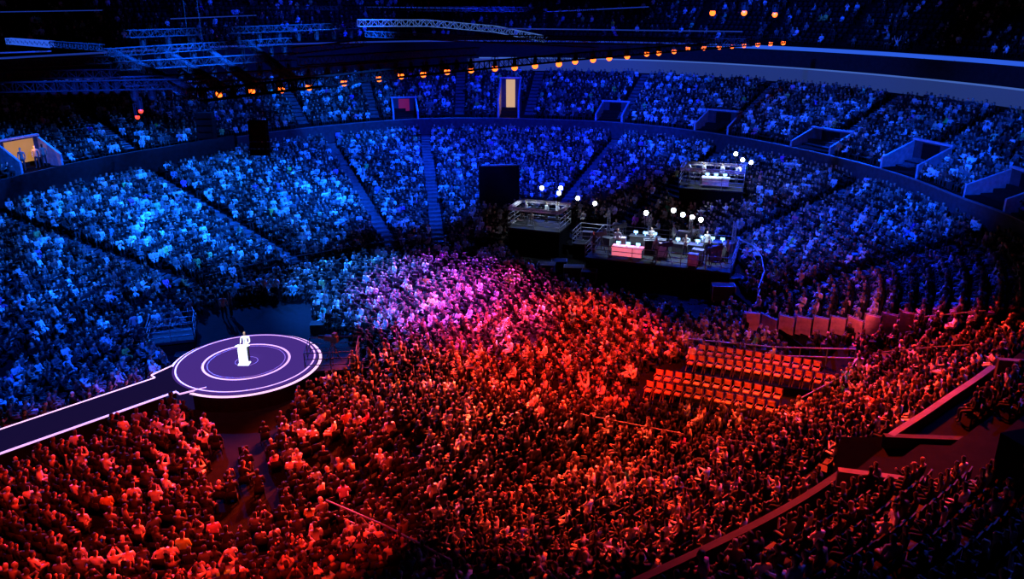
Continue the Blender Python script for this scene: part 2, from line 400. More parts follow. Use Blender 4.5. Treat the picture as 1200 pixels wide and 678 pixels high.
for sct in range(NSEC):
    ta=2*math.pi*(sct+.37)/NSEC; dx,dy=math.cos(ta),math.sin(ta)
    for k in range(72):
        q=4.7+k*.84; half=q*math.tan(math.pi/NSEC)
        nn=int((2*half-.3)/SPF)
        for j in range(nn):
            w=-half+.15+(j+.5)*SPF+rng.uniform(-.12,.12); qq=q+rng.uniform(-.16,.16)
            x=SX+dx*qq-dy*w; y=SY+dy*qq+dx*w
            ph,rr=phir(x,y)
            if rr>float(Rf(T1,ph))-.5: continue
            v=Vector((x,y,0))-RA; al=v.dot(rdir); pe=abs(v.x*rdir.y-v.y*rdir.x)
            if al>-2 and pe<1.5: continue
            if any(inpoly(x,y,e) for e in EXF): continue
            if inpoly(x,y,SPARSE[0]) and rng.uniform()<.6: continue
            if inpoly(x,y,SPARSE[1]) and rng.uniform()<.35: continue
            if abs(w)<.4 and sct in(0,1) and 8<k<26: continue
            px,py,d=proj(x,y,1)
            if d<4 or px<-130 or px>1330 or py>790: continue
            seats.append((x,y,0.,math.atan2(SY-y,SX-x)-math.pi/2,'floor'))
S=np.array([s[:4] for s in seats]); reg=np.array([s[4] for s in seats])
n=len(S); print('seats',n)
occ=rng.uniform(size=n)<np.where(reg=='up',.86,np.where(reg=='top',.35,.91))
Q=np.array([proj(*s[:3]) for s in S]); 
tid=rng.choice(8,size=n,p=WT)
u=rng.uniform(size=n); cloth=np.empty((n,3))
g=rng.uniform(.005,.025,n); cloth[:]=g[:,None]
m=u>.58; cloth[m]=rng.uniform(.03,.18,(m.sum(),1))*np.array([1,.95,.92])
m=u>.78; cloth[m]=rng.uniform(.45,.95,(m.sum(),1))
m=u>.95; cloth[m]=rng.uniform(.05,.7,(m.sum(),3))
skin=np.array([.50,.34,.25])[None]*rng.uniform(.15,1.3,(n,1))
hair=np.array([.022,.016,.012])[None]*rng.uniform(.4,2.,(n,1)); m=rng.uniform(size=n)>.88; hair[m]=np.array([.5,.42,.3])*rng.uniform(.5,1.2,(m.sum(),1))
trou=rng.uniform(.005,.03,(n,1))*np.ones((1,3)); shoe=np.full((n,3),.01)
PAL=np.stack([skin,hair,cloth,trou,shoe],1)
scl=rng.uniform(.72,.90,n)*np.where(reg=='floor',1.03,1.0); ang=S[:,3]+rng.normal(0,.38,n)
inf=(Q[:,0]>5)&(Q[:,0]<1195)&(Q[:,1]<672)&occ
order=np.argsort(np.where(inf,Q[:,2],1e9)); ind=set(order[:265].tolist())
for i in order[:265]:
    i=int(i); o=bpy.data.objects.new('person',TH_HI[tid[i]]); COL.objects.link(o)
    o.location=tuple(S[i,:3]); o.rotation_euler=(0,0,ang[i]); o.scale=(scl[i],)*3; c=cloth[i]; o.color=(c[0]*1.4,c[1]*1.4,c[2]*1.4,1)
    w='a dark jacket' if c.mean()<.05 else ('a grey top' if c.mean()<.4 else 'a pale shirt')
    tag(o,'seated audience member in %s, %s'%(w,POSELAB[SPECS[tid[i]][0]]),'person',None,'seated audience')
items=[]
rest=np.array([i for i in range(n) if occ[i] and i not in ind])
for t in range(8):
    co,lv,lt,cl=TLO[t]; I=rest[tid[rest]==t]; c,s_=np.cos(ang[I])[:,None],np.sin(ang[I])[:,None]; sc=scl[I][:,None]
    X=(co[None,:,0]*c-co[None,:,1]*s_)*sc+S[I,0][:,None]; Y=(co[None,:,0]*s_+co[None,:,1]*c)*sc+S[I,1][:,None]; Z=co[None,:,2]*sc+S[I,2][:,None]
    items.append((np.stack([X,Y,Z],2),lv,lt,PAL[I][:,cl,:]))
merged('audience_crowd',items,[M_crowd],'thousands of seated spectators filling the arena tiers and floor','crowd')
# chairs
cb=MB(); cb.box((0,.0,.34),(.40,.38,.05)); cb.box((0,-.21,.53),(.40,.04,.34))
for s in(-1,1): cb.box((s*.19,-.02,.28),(.03,.3,.06)); cb.box((s*.19,-.02,.14),(.03,.05,.28))
cv=np.array([tuple(v) for v in cb.v]); clv=np.array(sum(cb.f,[])); clt=np.full(len(cb.f),4)
inf2=(Q[:,0]>5)&(Q[:,0]<1195)&(Q[:,1]<672); ordc=np.argsort(np.where(inf2,Q[:,2],1e9))[:210]; sc_=set(ordc.tolist())
cme=bpy.data.meshes.new('arena_seat'); cme.from_pydata([tuple(v) for v in cb.v],[],cb.f); cme.materials.append(M_seat)
for i in ordc:
    i=int(i); o=bpy.data.objects.new('arena_seat',cme); COL.objects.link(o); o.location=tuple(S[i,:3]); o.rotation_euler=(0,0,S[i,3])
    tag(o,'dark plastic arena seat under a spectator','seat',None,'audience seats')
I=np.array([i for i in range(n) if i not in sc_]); c,s_=np.cos(S[I,3])[:,None],np.sin(S[I,3])[:,None]
X=cv[None,:,0]*c-cv[None,:,1]*s_+S[I,0][:,None];Y=cv[None,:,0]*s_+cv[None,:,1]*c+S[I,1][:,None];Z=cv[None,:,2]+S[I,2][:,None]
o=merged('seat_rows',[(np.stack([X,Y,Z],2),clv,clt,np.full((len(I),len(cv),3),.012))],[M_crowd],'rows of dark plastic arena seats beneath the crowd','seats')
# ---------------- stage ----------------
c=(SX,SY)
st=bpy.data.objects.new('round_stage',None); COL.objects.link(st); st.location=(SX,SY,0); tag(st,'round black stage with glowing concentric violet LED rings','stage')
def part(b,name,mats,parent,label=None): 
    o=b.obj(name,mats,label,None,parent,loc=parent.location); o.location=(0,0,0); return o
def E(name,loc,label,cat,group=None):
    e=bpy.data.objects.new(name,None); COL.objects.link(e); e.location=loc; tag(e,label,cat,None,group); return e
b=MB(); b.disc(c,3.70,0,.88); part(b,'riser',[M_black],st)
b=MB(); b.disc(c,3.62,.90,.10); part(b,'stage_top',[M_stage],st,'glowing blue violet LED floor')
for r1,r2,m in((3.68,3.82,M_ringp),(3.42,3.50,M_ring),(2.10,2.22,M_ring),(1.92,1.96,M_ring2),(.55,.58,M_ring2)):
    b=MB(); b.annulus(c,r1,r2,.86 if r1>3.65 else 1.0,.04 if r1>3.65 else .008); part(b,'led_ring',[m],st,'glowing pink lilac ring')
rz=math.atan2(rdir.y,rdir.x); pr=Vector((-rdir.y,rdir.x,0)); L=16
mid=RA+rdir*(L/2+.5); rw=E('runway',(mid.x,mid.y,0),'long dark catwalk with bright LED edges joining the stage','runway')
b=MB(); b.box((mid.x,mid.y,.48),(L,2.2,.9),rz); part(b,'runway_body',[M_black],rw)
b=MB(); b.box((mid.x,mid.y,.955),(L,2.1,.05),rz); part(b,'runway_top',[M_run],rw)
for s,m in((-1,M_ringp),(1,M_ring)):
    q=mid+pr*s*1.1; b=MB(); b.box((q.x,q.y,.97),(L,.07,.07),rz); part(b,'led_edge',[m],rw,'bright LED edge strip')
e0=RA+rdir*.5; b=MB()
ls=[e0+pr*1.1,e0-pr*1.1,e0-pr*1.5,e0-rdir*1.2-pr*1.8,e0-rdir*1.2+pr*1.8,e0+pr*1.5]
for z in(.98,0):
    for p in ls: b.v.append(Vector((p.x,p.y,z)))
b.f=[[0,1,2,3,4,5]]+[[k,(k+1)%6,6+(k+1)%6,6+k] for k in range(6)]; b.m=[0]*7; part(b,'landing',[M_run],rw,'stepped landing at the stage')
for A,B,m in((ls[1],ls[2],M_ringp),(ls[2],ls[3],M_ringp),(ls[0],ls[5],M_ring),(ls[5],ls[4],M_ring)):
    b=MB(); b.tube(Vector((A.x,A.y,.99)),Vector((B.x,B.y,.99)),.04,6); part(b,'led_edge',[m],rw,'bright LED edge strip')
o=bpy.data.objects.new('person',TH_HI[10]); COL.objects.link(o); o.location=(SX,SY+.15,1.01); o.rotation_euler=(0,0,math.pi); o.scale=(.93,)*3; o.color=(1.2,1.2,1.25,1)
tag(o,'presenter in pale suit standing behind the white lectern','person')
X0,Y0=SX,SY-.35
lc=E('lectern',(X0,Y0,1.01),'white glowing lectern at the centre of the round stage','lectern')
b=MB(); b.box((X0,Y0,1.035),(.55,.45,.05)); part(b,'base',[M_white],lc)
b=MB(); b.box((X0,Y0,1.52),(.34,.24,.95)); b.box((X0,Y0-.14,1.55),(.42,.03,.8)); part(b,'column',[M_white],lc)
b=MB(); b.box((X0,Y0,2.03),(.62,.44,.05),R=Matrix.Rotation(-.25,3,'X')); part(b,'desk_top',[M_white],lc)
b=MB(); b.tube((X0+.1,Y0+.1,2.04),(X0+.08,Y0+.2,2.26),.008); b.sphere((X0+.08,Y0+.2,2.27),.02); part(b,'microphone',[M_dmetal],lc)
for x,y in((292,466),(215,425),(372,388)):
    p=P(x,y,0); b=MB(); b.box((p.x,p.y,.25),(.8,.5,.5),.2); b.box((p.x,p.y,.53),(.7,.4,.05),R=Matrix.Rotation(.2,3,'Z')@Matrix.Rotation(.3,3,'X'))
    b.obj('stage_monitor',[M_dmetal],'low black monitor wedge on the floor beside the stage','monitor')
def platform(p,sx,sy,h,rz,label,rm=None):
    e=E('riser_platform',(p.x,p.y,p.z),label,'platform')
    R=Matrix.Rotation(rz,3,'Z'); o_=Vector((p.x,p.y,p.z))
    b=MB(); b.box(o_+Vector((0,0,h-.06)),(sx,sy,.12),rz); part(b,'deck',[M_dmetal],e)
    b=MB(); b.box(o_+Vector((0,0,h/2-.08)),(sx-.1,sy-.1,h-.16),rz); part(b,'skirt',[M_black],e)
    b=MB()
    cs=[R@Vector((sx/2*a,sy/2*c_,0))+o_ for a,c_ in((-1,-1),(1,-1),(1,1),(-1,1))]
    for k in range(4):
        A,B=cs[k],cs[(k+1)%4]; nn=max(2,int((B-A).length/1.5))
        for j in range(nn+1):
            q=A.lerp(B,j/nn); b.tube(q+Vector((0,0,h)),q+Vector((0,0,h+1)),.025)
        for hh in(.33,.66,1.0): b.tube(A+Vector((0,0,h+hh)),B+Vector((0,0,h+hh)),.025)
    part(b,'guard_rail',[rm or M_rail],e); return e
platform(P(205,408,0),2.4,2.0,.8,.3,'black equipment platform beside the round stage',M_gear)
platform(P(392,440,0),2.6,2.0,.8,.1,'black equipment platform beside the round stage',M_gear)
PB=P(775,322,0); platform(PB,10,5.4,1.6,-.35,'raised broadcast platform with railings and cameras')
PC=P(632,292,0); platform(PC,4.2,3,2.0,-.35,'small raised camera platform with railings')
PD=solve(832,240); platform(PD,5,3.0,1.6,-.3,'raised camera platform among the seats')
PE=P(700,300,0); platform(PE,3.4,2.4,1.2,-.35,'small dark equipment riser with railings')
def pbox(pc,h,rz,dx,dy): 
    v=Matrix.Rotation(rz,3,'Z')@Vector((dx,dy,0)); return Vector((pc.x+v.x,pc.y+v.y,pc.z+h))
def tvcam(p,yaw):
    b=MB()
    for k in range(3):
        a=yaw+k*2.094; b.tube((p.x,p.y,p.z+1.1),(p.x+.45*math.cos(a),p.y+.45*math.sin(a),p.z),.025)
    R=Matrix.Rotation(yaw,3,'Z'); b.box(p+Vector((0,0,1.35)),(.75,.25,.3),R=R); b.tube(p+Vector((0,0,1.35))+R@Vector((.37,0,0)),p+Vector((0,0,1.35))+R@Vector((.75,0,0)),.1,10)
    b.box(p+Vector((0,0,1.6))+R@Vector((-.2,0,0)),(.2,.25,.16),R=R)
    b.tube(p+Vector((0,0,1.1)),p+Vector((0,0,1.25)),.08)
    b.obj('television_camera',[M_gear],'black broadcast camera on a tripod','television camera',loc=p)
for dx,dy in((-4.3,-1),(-3.4,1.6),(3.9,-1.7),(.6,-2)): tvcam(pbox(PB,1.6,-.35,dx,dy),math.pi*1.1)
tvcam(pbox(PC,2.0,-.35,-.6,-.4),math.pi*1.2); tvcam(pbox(PD,1.6,-.3,-1.6,-.5),math.pi*1.2); tvcam(Vector((P(392,440).x,P(392,440).y,.8)),math.pi*.9)
def desk(p,rz,m,label):
    e=E('production_desk',p,label,'desk')
    R=Matrix.Rotation(rz,3,'Z')
    b=MB(); b.box(p+Vector((0,0,.75)),(2.2,.8,.06),rz); b.box(p+Vector((0,0,.45))+R@Vector((0,-.36,0)),(2.1,.04,.55),rz); part(b,'desk_top',[m],e)
    for s in(-1,1):
        b=MB(); b.box(p+R@Vector((s*1.02,0,0))+Vector((0,0,.36)),(.06,.7,.72),rz); part(b,'side_panel',[M_gear],e)
    for s in(-.7,0,.7):
        b=MB(); q=p+R@Vector((s,.1,0)); b.box(q+Vector((0,0,1.0)),(.3,.04,.18),rz); b.tube(q+Vector((0,0,.78)),q+Vector((0,0,.9)),.03); part(b,'monitor',[M_screen],e,'glowing monitor')
desk(pbox(PB,1.6,-.35,-2.2,-1.7),-.35,M_pink,'production desk with pink lit front and monitors')
desk(pbox(PB,1.6,-.35,1.6,.6),-.35,M_gear,'production desk with monitors on the broadcast platform')
desk(pbox(PB,1.6,-.35,-1.6,1.4),-.35,M_gear,'dark production desk with glowing monitors')
desk(pbox(PB,1.6,-.35,3.2,1.7),-.35,M_gear,'dark production desk with glowing monitors')
desk(pbox(PD,1.6,-.3,.3,-.3),-.3,M_panelw,'white desk with monitors on the camera platform')
def case(p,w,d,h,rz,m):
    e=E('equipment_case',p,'wheeled road case with metal edges beside the platform','equipment case')
    b=MB(); b.box(p+Vector((0,0,h/2+.1)),(w,d,h),rz); part(b,'case_body',[m],e)
    b=MB(); R=Matrix.Rotation(rz,3,'Z')
    for i in(-1,1):
        for j in(-1,1):
            b.tube(p+R@Vector((i*w/2,j*d/2,.1)),p+R@Vector((i*w/2,j*d/2,h+.1)),.025); b.tube(p+R@Vector((i*w*.4,j*d*.4,0)),p+R@Vector((i*w*.4,j*d*.4,.1)),.05)
        b.tube(p+R@Vector((-w/2,i*d/2,h+.1)),p+R@Vector((w/2,i*d/2,h+.1)),.025); b.tube(p+R@Vector((i*w/2,-d/2,h+.1)),p+R@Vector((i*w/2,d/2,h+.1)),.025)
    part(b,'edge_trim',[M_rail],e)
for x,y in((655,318),(672,325),(690,330),(722,322),(846,352),(858,340),(640,322),(880,352)):
    case(P(x,y,0),random.uniform(.9,1.5),.8,random.uniform(.7,1.2),random.uniform(-.5,.2),random.choice([M_dmetal,M_cap,M_gear]))
for dx,dy in((4.2,.4),(-4.2,.6),(.1,-.9),(2.6,-1.2),(-3.2,.4),(1.1,2.2),(-.2,.4),(3.6,-.3),(-.9,-.4),(2.4,-2.1),(4.4,2.1)): case(pbox(PB,1.6,-.35,dx,dy),random.uniform(.5,.9),.5,random.uniform(.5,1.3),-.35+random.uniform(-.4,.4),random.choice([M_cap,M_gear,M_dmetal,M_panel]))
for dx,dy in((-.9,.2),(.8,.3),(0,-.6)): case(pbox(PE,1.2,-.35,dx,dy),.7,.5,random.uniform(.5,1.0),-.35,random.choice([M_cap,M_gear]))
def rail(pts,h=1.0,label='metal guard railing in front of a seating block',n=1.4,m=None):
    b=MB()
    for a,c_ in zip(pts[:-1],pts[1:]):
        k=max(1,int((c_-a).length/n))
        for j in range(k+1):
            q=a.lerp(c_,j/k); b.tube(q,q+Vector((0,0,h)),.03)
        for hh in(h*.5,h): b.tube(a+Vector((0,0,hh)),c_+Vector((0,0,hh)),.035)
    b.obj('guard_railing',[m or M_rail],label,'railing',loc=pts[0])
# ---- trusses ----
def truss(pts,w,label,mats=None,nm='lighting_truss',seg=1.0,r=.035):
    b=MB()
    for a,c_ in zip(pts[:-1],pts[1:]):
        a=Vector(a);c_=Vector(c_); d=(c_-a); Ln=d.length; d.normalize(); side=d.cross(Vector((0,0,1))).normalized() if abs(d.z)<.9 else Vector((1,0,0)); up=side.cross(d)
        cr=[side*w/2*i+up*w/2*j for i,j in((-1,-1),(1,-1),(1,1),(-1,1))]
        for q in cr: b.tube(a+q,c_+q,r,4)
        n_=max(1,int(Ln/(w*seg)))
        for k in range(n_):
            p0=a+d*Ln*k/n_; p1=a+d*Ln*(k+1)/n_
            for q in range(4):
                u1,u2=cr[q],cr[(q+1)%4]
                b.tube(p0+u1,p1+u2,r*.6,4) if k%2 else b.tube(p0+u2,p1+u1,r*.6,4)
            for q in range(4): b.tube(p0+cr[q],p0+cr[(q+1)%4],r*.6,4)
    return b.obj(nm,mats or [M_metal],label,'truss')
ZT=15.3
truss([P(235,112,ZT+.1),P(450,87,ZT+.1),P(700,64,ZT+.1),P(935,46,ZT+.1)],.4,'long dark lighting truss carrying orange lamps',[M_black],r=.03)
def lamp_proto(m,r,name,label,cat):
    b=MB(); b.tube((0,0,.02),(0,0,.42),r*.8,12,0,r*.55); b.tube((0,0,.42),(0,0,.6),.03,6); 
    b.box((r*.95,0,.3),(.03,.06,.5));b.box((-r*.95,0,.3),(.03,.06,.5));b.box((0,0,.55),(r*1.95,.06,.03))
    h=b.obj(name,[M_dmetal],label,cat)
    g=MB(); g.sphere((0,0,0),r); lens=g.obj('lens',[m],'glowing lens',None,parent=h,smooth=True)
    return h,lens
def lamps(pts,m,r,label,group,sc=None):
    h,l=lamp_proto(m,r,'stage_lamp',label,'lamp'); tag(h,group=group)
    for i,p in enumerate(pts):
        s=sc[i] if sc else 1
        if i==0: h.location=p; h.scale=(s,)*3; continue
        a=h.copy(); c_=l.copy(); c_.parent=a; a.location=p; a.scale=(s,)*3; COL.objects.link(a); COL.objects.link(c_)
op=[(257,110),(295,107),(330,105),(362,102),(403,97),(444,92),(470,89),(496,87),(524,84),(552,82),(580,80),(603,79),(627,77),(655,75),(674,72),(695,70),(714,68),(735,66),(758,63),(772,62),(790,60),(806,57),(825,56),(843,55),(858,54),(872,53),(888,52),(903,51),(918,50)]
lamps([P(x,y,ZT-.55) for x,y in op],M_orange,.16,'orange glowing lamp hanging from the lighting truss','orange truss lamps',[1+.4*max(0,(x-300))/600 for x,y in op])
lamps([D(835,15,45),D(872,15,47),D(908,17,49)],M_orange,.17,'red orange lamp high under the roof','high orange lamps')
lamps([D(165,130,34),D(161,137,34.3)],M_redl,.10,'red glowing lamp on hanging rig','red lamps')
TL='dim grey lighting truss over the stage'
for a,c_,lab,mm,w in [
 ((10,48,16.4),(62,52,16.4),'lighting truss with pale blue light painted in as glow',M_bluel3,.3),((62,52,16.4),(120,56,16.4),TL,M_metal,.3),
 ((125,62,16),(340,48,16),TL,M_metal,.4),((135,78,15.6),(345,66,15.6),TL,M_metal,.4),
 ((145,96,15.2),(350,86,15.2),TL,M_metal,.4),((-20,103,15.2),(240,98,15.2),'dark lighting truss over the stage',M_dmetal,.4),
 ((130,60,15.8),(230,112,15),TL,M_metal,.35),((180,52,15.8),(262,105,15),TL,M_metal,.35),((230,50,15.8),(300,100,15),TL,M_metal,.35),((290,50,15.8),(345,95,15),TL,M_metal,.35),
 ((0,75,15.9),(130,70,15.9),TL,M_metal,.35),((0,88,15.5),(140,86,15.5),TL,M_metal,.35),
 ((150,40,16.8),(420,30,16.8),TL,M_metal,.4),((340,60,16),(430,50,16.2),TL,M_metal,.35),
 ((350,72,15.8),(560,60,15.9),TL,M_metal,.4),((330,86,15.4),(470,76,15.4),TL,M_metal,.4),
 ((560,45,16.6),(880,50,16.2),'dark lighting truss under the roof',M_dmetal,.4),((180,8,17.9),(700,12,18.0),'dark lighting truss under the roof',M_dmetal,.3),((430,40,16.5),(700,52,16.3),TL,M_metal,.35)]:
    truss([P(*a),P(*c_)],w,lab,[mm],r=.026)
truss([D(420,27,50),D(500,27,52),D(580,34,54),D(640,46,56)],.4,'curved roof truss with pale blue light painted in',[M_bluel2],r=.02)  # glowing metal in place of light falling on the truss
h,l=lamp_proto(M_dmetal,.16,'moving_head_lamp','dark unlit moving head lamp hanging from a truss','lamp'); tag(h,group='unlit rig lamps'); first=True
for (x0,y0,z0),(x1,y1,z1) in(((125,62,16),(340,48,16)),((135,78,15.6),(345,66,15.6)),((145,96,15.2),(350,86,15.2)),((0,88,15.5),(140,86,15.5)),((350,72,15.8),(560,60,15.9)),((0,75,15.9),(130,70,15.9)),((150,40,16.8),(420,30,16.8))):
    A=P(x0,y0,z0);B=P(x1,y1,z1)
    for k in range(11):
        q=A.lerp(B,(k+.5)/11)+Vector((0,0,-.8))
        if first: h.location=q; first=False; continue
        a=h.copy(); c_=l.copy(); c_.parent=a; a.location=q; COL.objects.link(a); COL.objects.link(c_)
for a,c_ in(((0,98,15),(150,90,15.1)),((560,33,16.9),(870,37,16.7)),((200,22,17.4),(300,18,17.4)),((430,8,18),(560,10,18)),((0,62,16),(60,60,16)),((0,14,17.6),(120,12,17.7)),((640,14,17.8),(760,8,18))):
    b=MB(); A=P(*a);B=P(*c_); b.tube(A,B,.04); b.obj('strip_light',[M_bluel],'thin blue strip light under the roof','strip light')
def line_array(top,n,w,label):
    e=E('line_array_speaker',top,label,'loudspeaker')
    p=Vector(top)
    for k in range(n):
        b=MB(); R=Matrix.Rotation(-.05*k,3,'X'); b.box(p,(w,w*.6,.34),R=R); b.box(p+R@Vector((0,-w*.31,0)),(w*.92,.02,.28),R=R); part(b,'speaker_cabinet',[M_black],e); p=p+R@Vector((0,0,-.37))
    b=MB(); 
    for s in(-1,1): b.tube(Vector(top)+Vector((s*w*.4,0,.2)),Vector(top)+Vector((s*w*.4,0,27-top[2])),.015)
    part(b,'chain',[M_dmetal],e)
for x,y,t,k,w in((302,145,42,5,.9),(240,135,44,4,.9)): line_array(D(x,y,t),k,w,'black hanging line array loudspeaker')
q=P(585,268,0); tw=E('video_screen_back',q,'tall black backed video screen on the arena floor','video screen')
b=MB(); b.box(q+Vector((0,0,3.6)),(3.4,.4,3.8),.1); part(b,'screen_panel',[M_black],tw)
b=MB(); b.box(q+Vector((0,0,.85)),(2.4,.9,1.7),.1); part(b,'base_skirt',[M_black],tw)
b=MB(); b.box(q+Vector((0,0,5.55)),(3.0,.5,.08),.1); b.tube(q+Vector((-1.5,0,5.5)),q+Vector((-1.9,0,5.2)),.04); b.tube(q+Vector((1.5,0,5.5)),q+Vector((1.8,0,5.1)),.04); part(b,'top_frame',[M_cap],tw)
lp=D(1192,600,21)
b=MB(); b.box(lp+Vector((0,0,.9)),(1.2,1.0,2.6),.3); b.box(lp+Vector((0,0,-.55)),(1.5,1.3,.3),.3); b.tube(lp,(lp.x,lp.y,5),.2); b.obj('loudspeaker_cabinet',[M_black],'tall black loudspeaker stack on the upper tier','loudspeaker')
wl=[(635,220,0),(657,220,0),(677,232,0),(697,238,0),(757,249,1),(789,246,1),(800,251,1),(811,254,1),(821,257,1),(862,180,2),(870,187,2),(880,190,2),(866,198,2),(655,226,0)]
for x,y,dz in wl:
    base=(PC,PB,PD)[dz]; t=proj(base.x,base.y,base.z)[2]+(1 if dz<2 else 0); hp=D(x,y,t); gz=min(terr(hp.x,hp.y),hp.z-1)
    b=MB(); b.tube((hp.x,hp.y,gz),(hp.x,hp.y,hp.z),.03); b.tube((hp.x,hp.y+.25,hp.z),(hp.x,hp.y-.02,hp.z),.12,10,0,.2)
    for k in range(3): b.tube((hp.x,hp.y,gz+.6),(hp.x+.5*math.cos(k*2.1),hp.y+.5*math.sin(k*2.1),gz),.02)
    o=b.obj('flood_lamp',[M_dmetal],'bright white flood lamp on a tall stand','lamp',loc=(hp.x,hp.y,gz),group='white flood lamps')
    g=MB(); g.sphere((0,-.08,hp.z-gz),.17); g.obj('lens',[M_whitel],'bright white lens',None,parent=o)
for pc,h,sx,sy,hh,rz in((PC,2.0,4,2.8,1.5,-.35),(PD,1.6,4.8,2.8,1.5,-.3)):
    cs=[pbox(pc,h,rz,sx/2*a,sy/2*c_) for a,c_ in((-1,-1),(1,-1),(1,1),(-1,1))]
    truss([q+Vector((0,0,hh)) for q in cs+[cs[0]]],.2,'square aluminium truss frame over a camera platform',[M_panel],r=.03)
for dx in(-4.6,-1.5,1.5,4.6):
    a=pbox(PB,1.6,-.35,dx,2.5); truss([a,a+Vector((.001,0,2.2))],.2,'upright aluminium truss post on the platform',[M_rail],r=.02)
def standp(p,yaw,c,label,t=8):
    o=bpy.data.objects.new('person',TH_HI[t]); COL.objects.link(o); o.location=p; o.rotation_euler=(0,0,yaw); o.color=c+(1,); tag(o,label,'person')
for dx,dy in((-3.9,1.9),(-3.2,-.6),(-.2,-1.9),(.4,1.9),(1.6,-.4),(2.9,.9),(4.5,-.7),(-1,.6),(2.2,2.1),(3.3,-1.4),(-4.6,-1.9)): standp(pbox(PB,1.6,-.35,dx,dy),random.uniform(1.5,3),(random.choice([.05,.4,.7]),)*3,'crew member standing on the broadcast platform',random.choice([8,9]))
for dx in(-1.4,.3,1.2): standp(pbox(PC,2,-.35,dx,.8),2,(.4,.4,.4),'camera operator standing on a raised platform')
for dx in(-2,-.8,.7,1.9): standp(pbox(PD,1.6,-.3,dx,.8),2,(.7,.7,.7),'crew member standing on the camera platform')
for x,y in((264,375),(272,372),(350,338),(312,352),(326,352),(383,370),(415,445),(225,380),(160,398)):
    p=P(x,y,0); standp(p,random.uniform(0,6),(random.choice([.1,.3,.7]),)*3,'crew member in dark clothes standing near the stage',random.choice([8,9]))
# ---- vomitory entrances ----
M_vw=mat('entrance_wall_paint',(.26,.28,.34),.6,spec=.2)
def vom(ph,r,warm=None,W=3.2,Dp=3.0,hh=2.6,dw=.6):
    z0=UZf(ph)
    R=Matrix.Rotation(ph,3,'Z'); c0=pol(ph,r); c0.z=z0
    e=E('stairwell_entrance',c0,'pale walled stairwell entrance cut into the upper seating tier','entrance')
    for s in(-1,1):
        b=MB(); A=c0+R@Vector((Dp/2,s*W/2,0))
        for yy in(-.09,.09):
            for xx,zz in((-Dp/2,-.2),(Dp/2,-.2),(Dp/2,hh),(-Dp/2,hh*.55)): b.v.append(A+R@Vector((xx,yy,zz)))
        b.f+= [[0,1,2,3],[7,6,5,4]]+[[k,4+k,4+(k+1)%4,(k+1)%4] for k in range(4)]; b.m+=[0]*6; part(b,'side_wall',[M_vw],e)
    b=MB(); A=c0+R@Vector((Dp,0,0)); b.box(A+Vector((0,0,hh*.5)),(.18,W,hh),R=R); part(b,'back_wall',[M_wall],e)
    b=MB(); A=c0+R@Vector((Dp/2,0,0)); b.box(A+Vector((0,0,.3)),(Dp,W-.2,.6),R=R); part(b,'landing',[M_black],e)
    dh=hh-.7
    b=MB(); A=c0+R@Vector((Dp-.12,0,0)); b.box(A+Vector((0,0,.6+dh/2)),(.06,W*dw,dh),R=R); part(b,'doorway',[warm or M_black],e,'lit doorway' if warm else 'dark doorway')
    b=MB(); A=c0+R@Vector((Dp+.05,0,0)); b.box(A+Vector((0,0,hh+.07)),(.3,W+.3,.14),R=R); part(b,'lintel',[M_vw],e)
for i,(ph,r) in enumerate(VP): vom(ph,r,{0:M_warm,2:M_cream,1:M_redpanel}.get(i),W=VS[i][0],hh=VS[i][1],Dp=2.2 if i==0 else 3.0,dw=.7 if i==0 else .45)
for k in(-1.0,-.4,.8): 
    ph,r=VP[0]; p=pol(ph,r+1.0)+Matrix.Rotation(ph,3,'Z')@Vector((0,k,0)); p.z=UZf(ph)+.6; standp(p,random.uniform(0,6),(.3,.25,.2),'person standing at the lit upper tier entrance')
pw=[P(x,y,5.3) for x,y in PIT]; cen=sum(pw,Vector())/5
e=E('stairwell_entrance',cen,'entrance pit with pale parapets, its shade a painted black slab','entrance')
b=MB()
for p in pw: b.v.append(Vector((p.x,p.y,5.32)))
for p in pw: b.v.append(Vector((p.x,p.y,3.0)))
b.f.append([0,1,2,3,4]); b.m.append(0)
for k in range(5): b.f.append([k,(k+1)%5,5+(k+1)%5,5+k]); b.m.append(0)
M_pit=mat('pit_shade_black',(.0015,.0015,.002),.95,spec=.0)  # black slab over the terrace, its colour stands for the pit's shade
part(b,'pit_shade_slab',[M_pit],e)
M_pitw=mat('pit_wall_paint',(.14,.13,.14),.7,spec=.1)
def wallseg(a,c_,h,name='parapet_wall',par=None,m=None,th=.18,dn=.4):
    b=MB(); d=c_-a; cc=(a+c_)/2; Rm=Matrix.Rotation(math.atan2(d.y,d.x),3,'Z')@Matrix.Rotation(-math.atan2(d.z,math.hypot(d.x,d.y)),3,'Y')
    b.box(cc+Vector((0,0,h/2-dn/2)),(d.length,th,h+dn),R=Rm); b.box(cc+Vector((0,0,h+.03)),(d.length,th+.06,.07),R=Rm)
    if par: return part(b,name,[m or M_capd],par)
    return b.obj(name,[m or M_capd],'pale parapet wall with a flat top beside the seats','wall')
wallseg(P(977,582,5.4),P(1152,606,5.4),.85,'front_wall',e,m=M_pitw)
wallseg(P(1035,518,5.5),P(1185,524,5.5),.2,'back_wall',e,m=M_capd)
wallseg(P(1165,442,5.6),P(1240,448,5.6),.7,m=M_pitw)
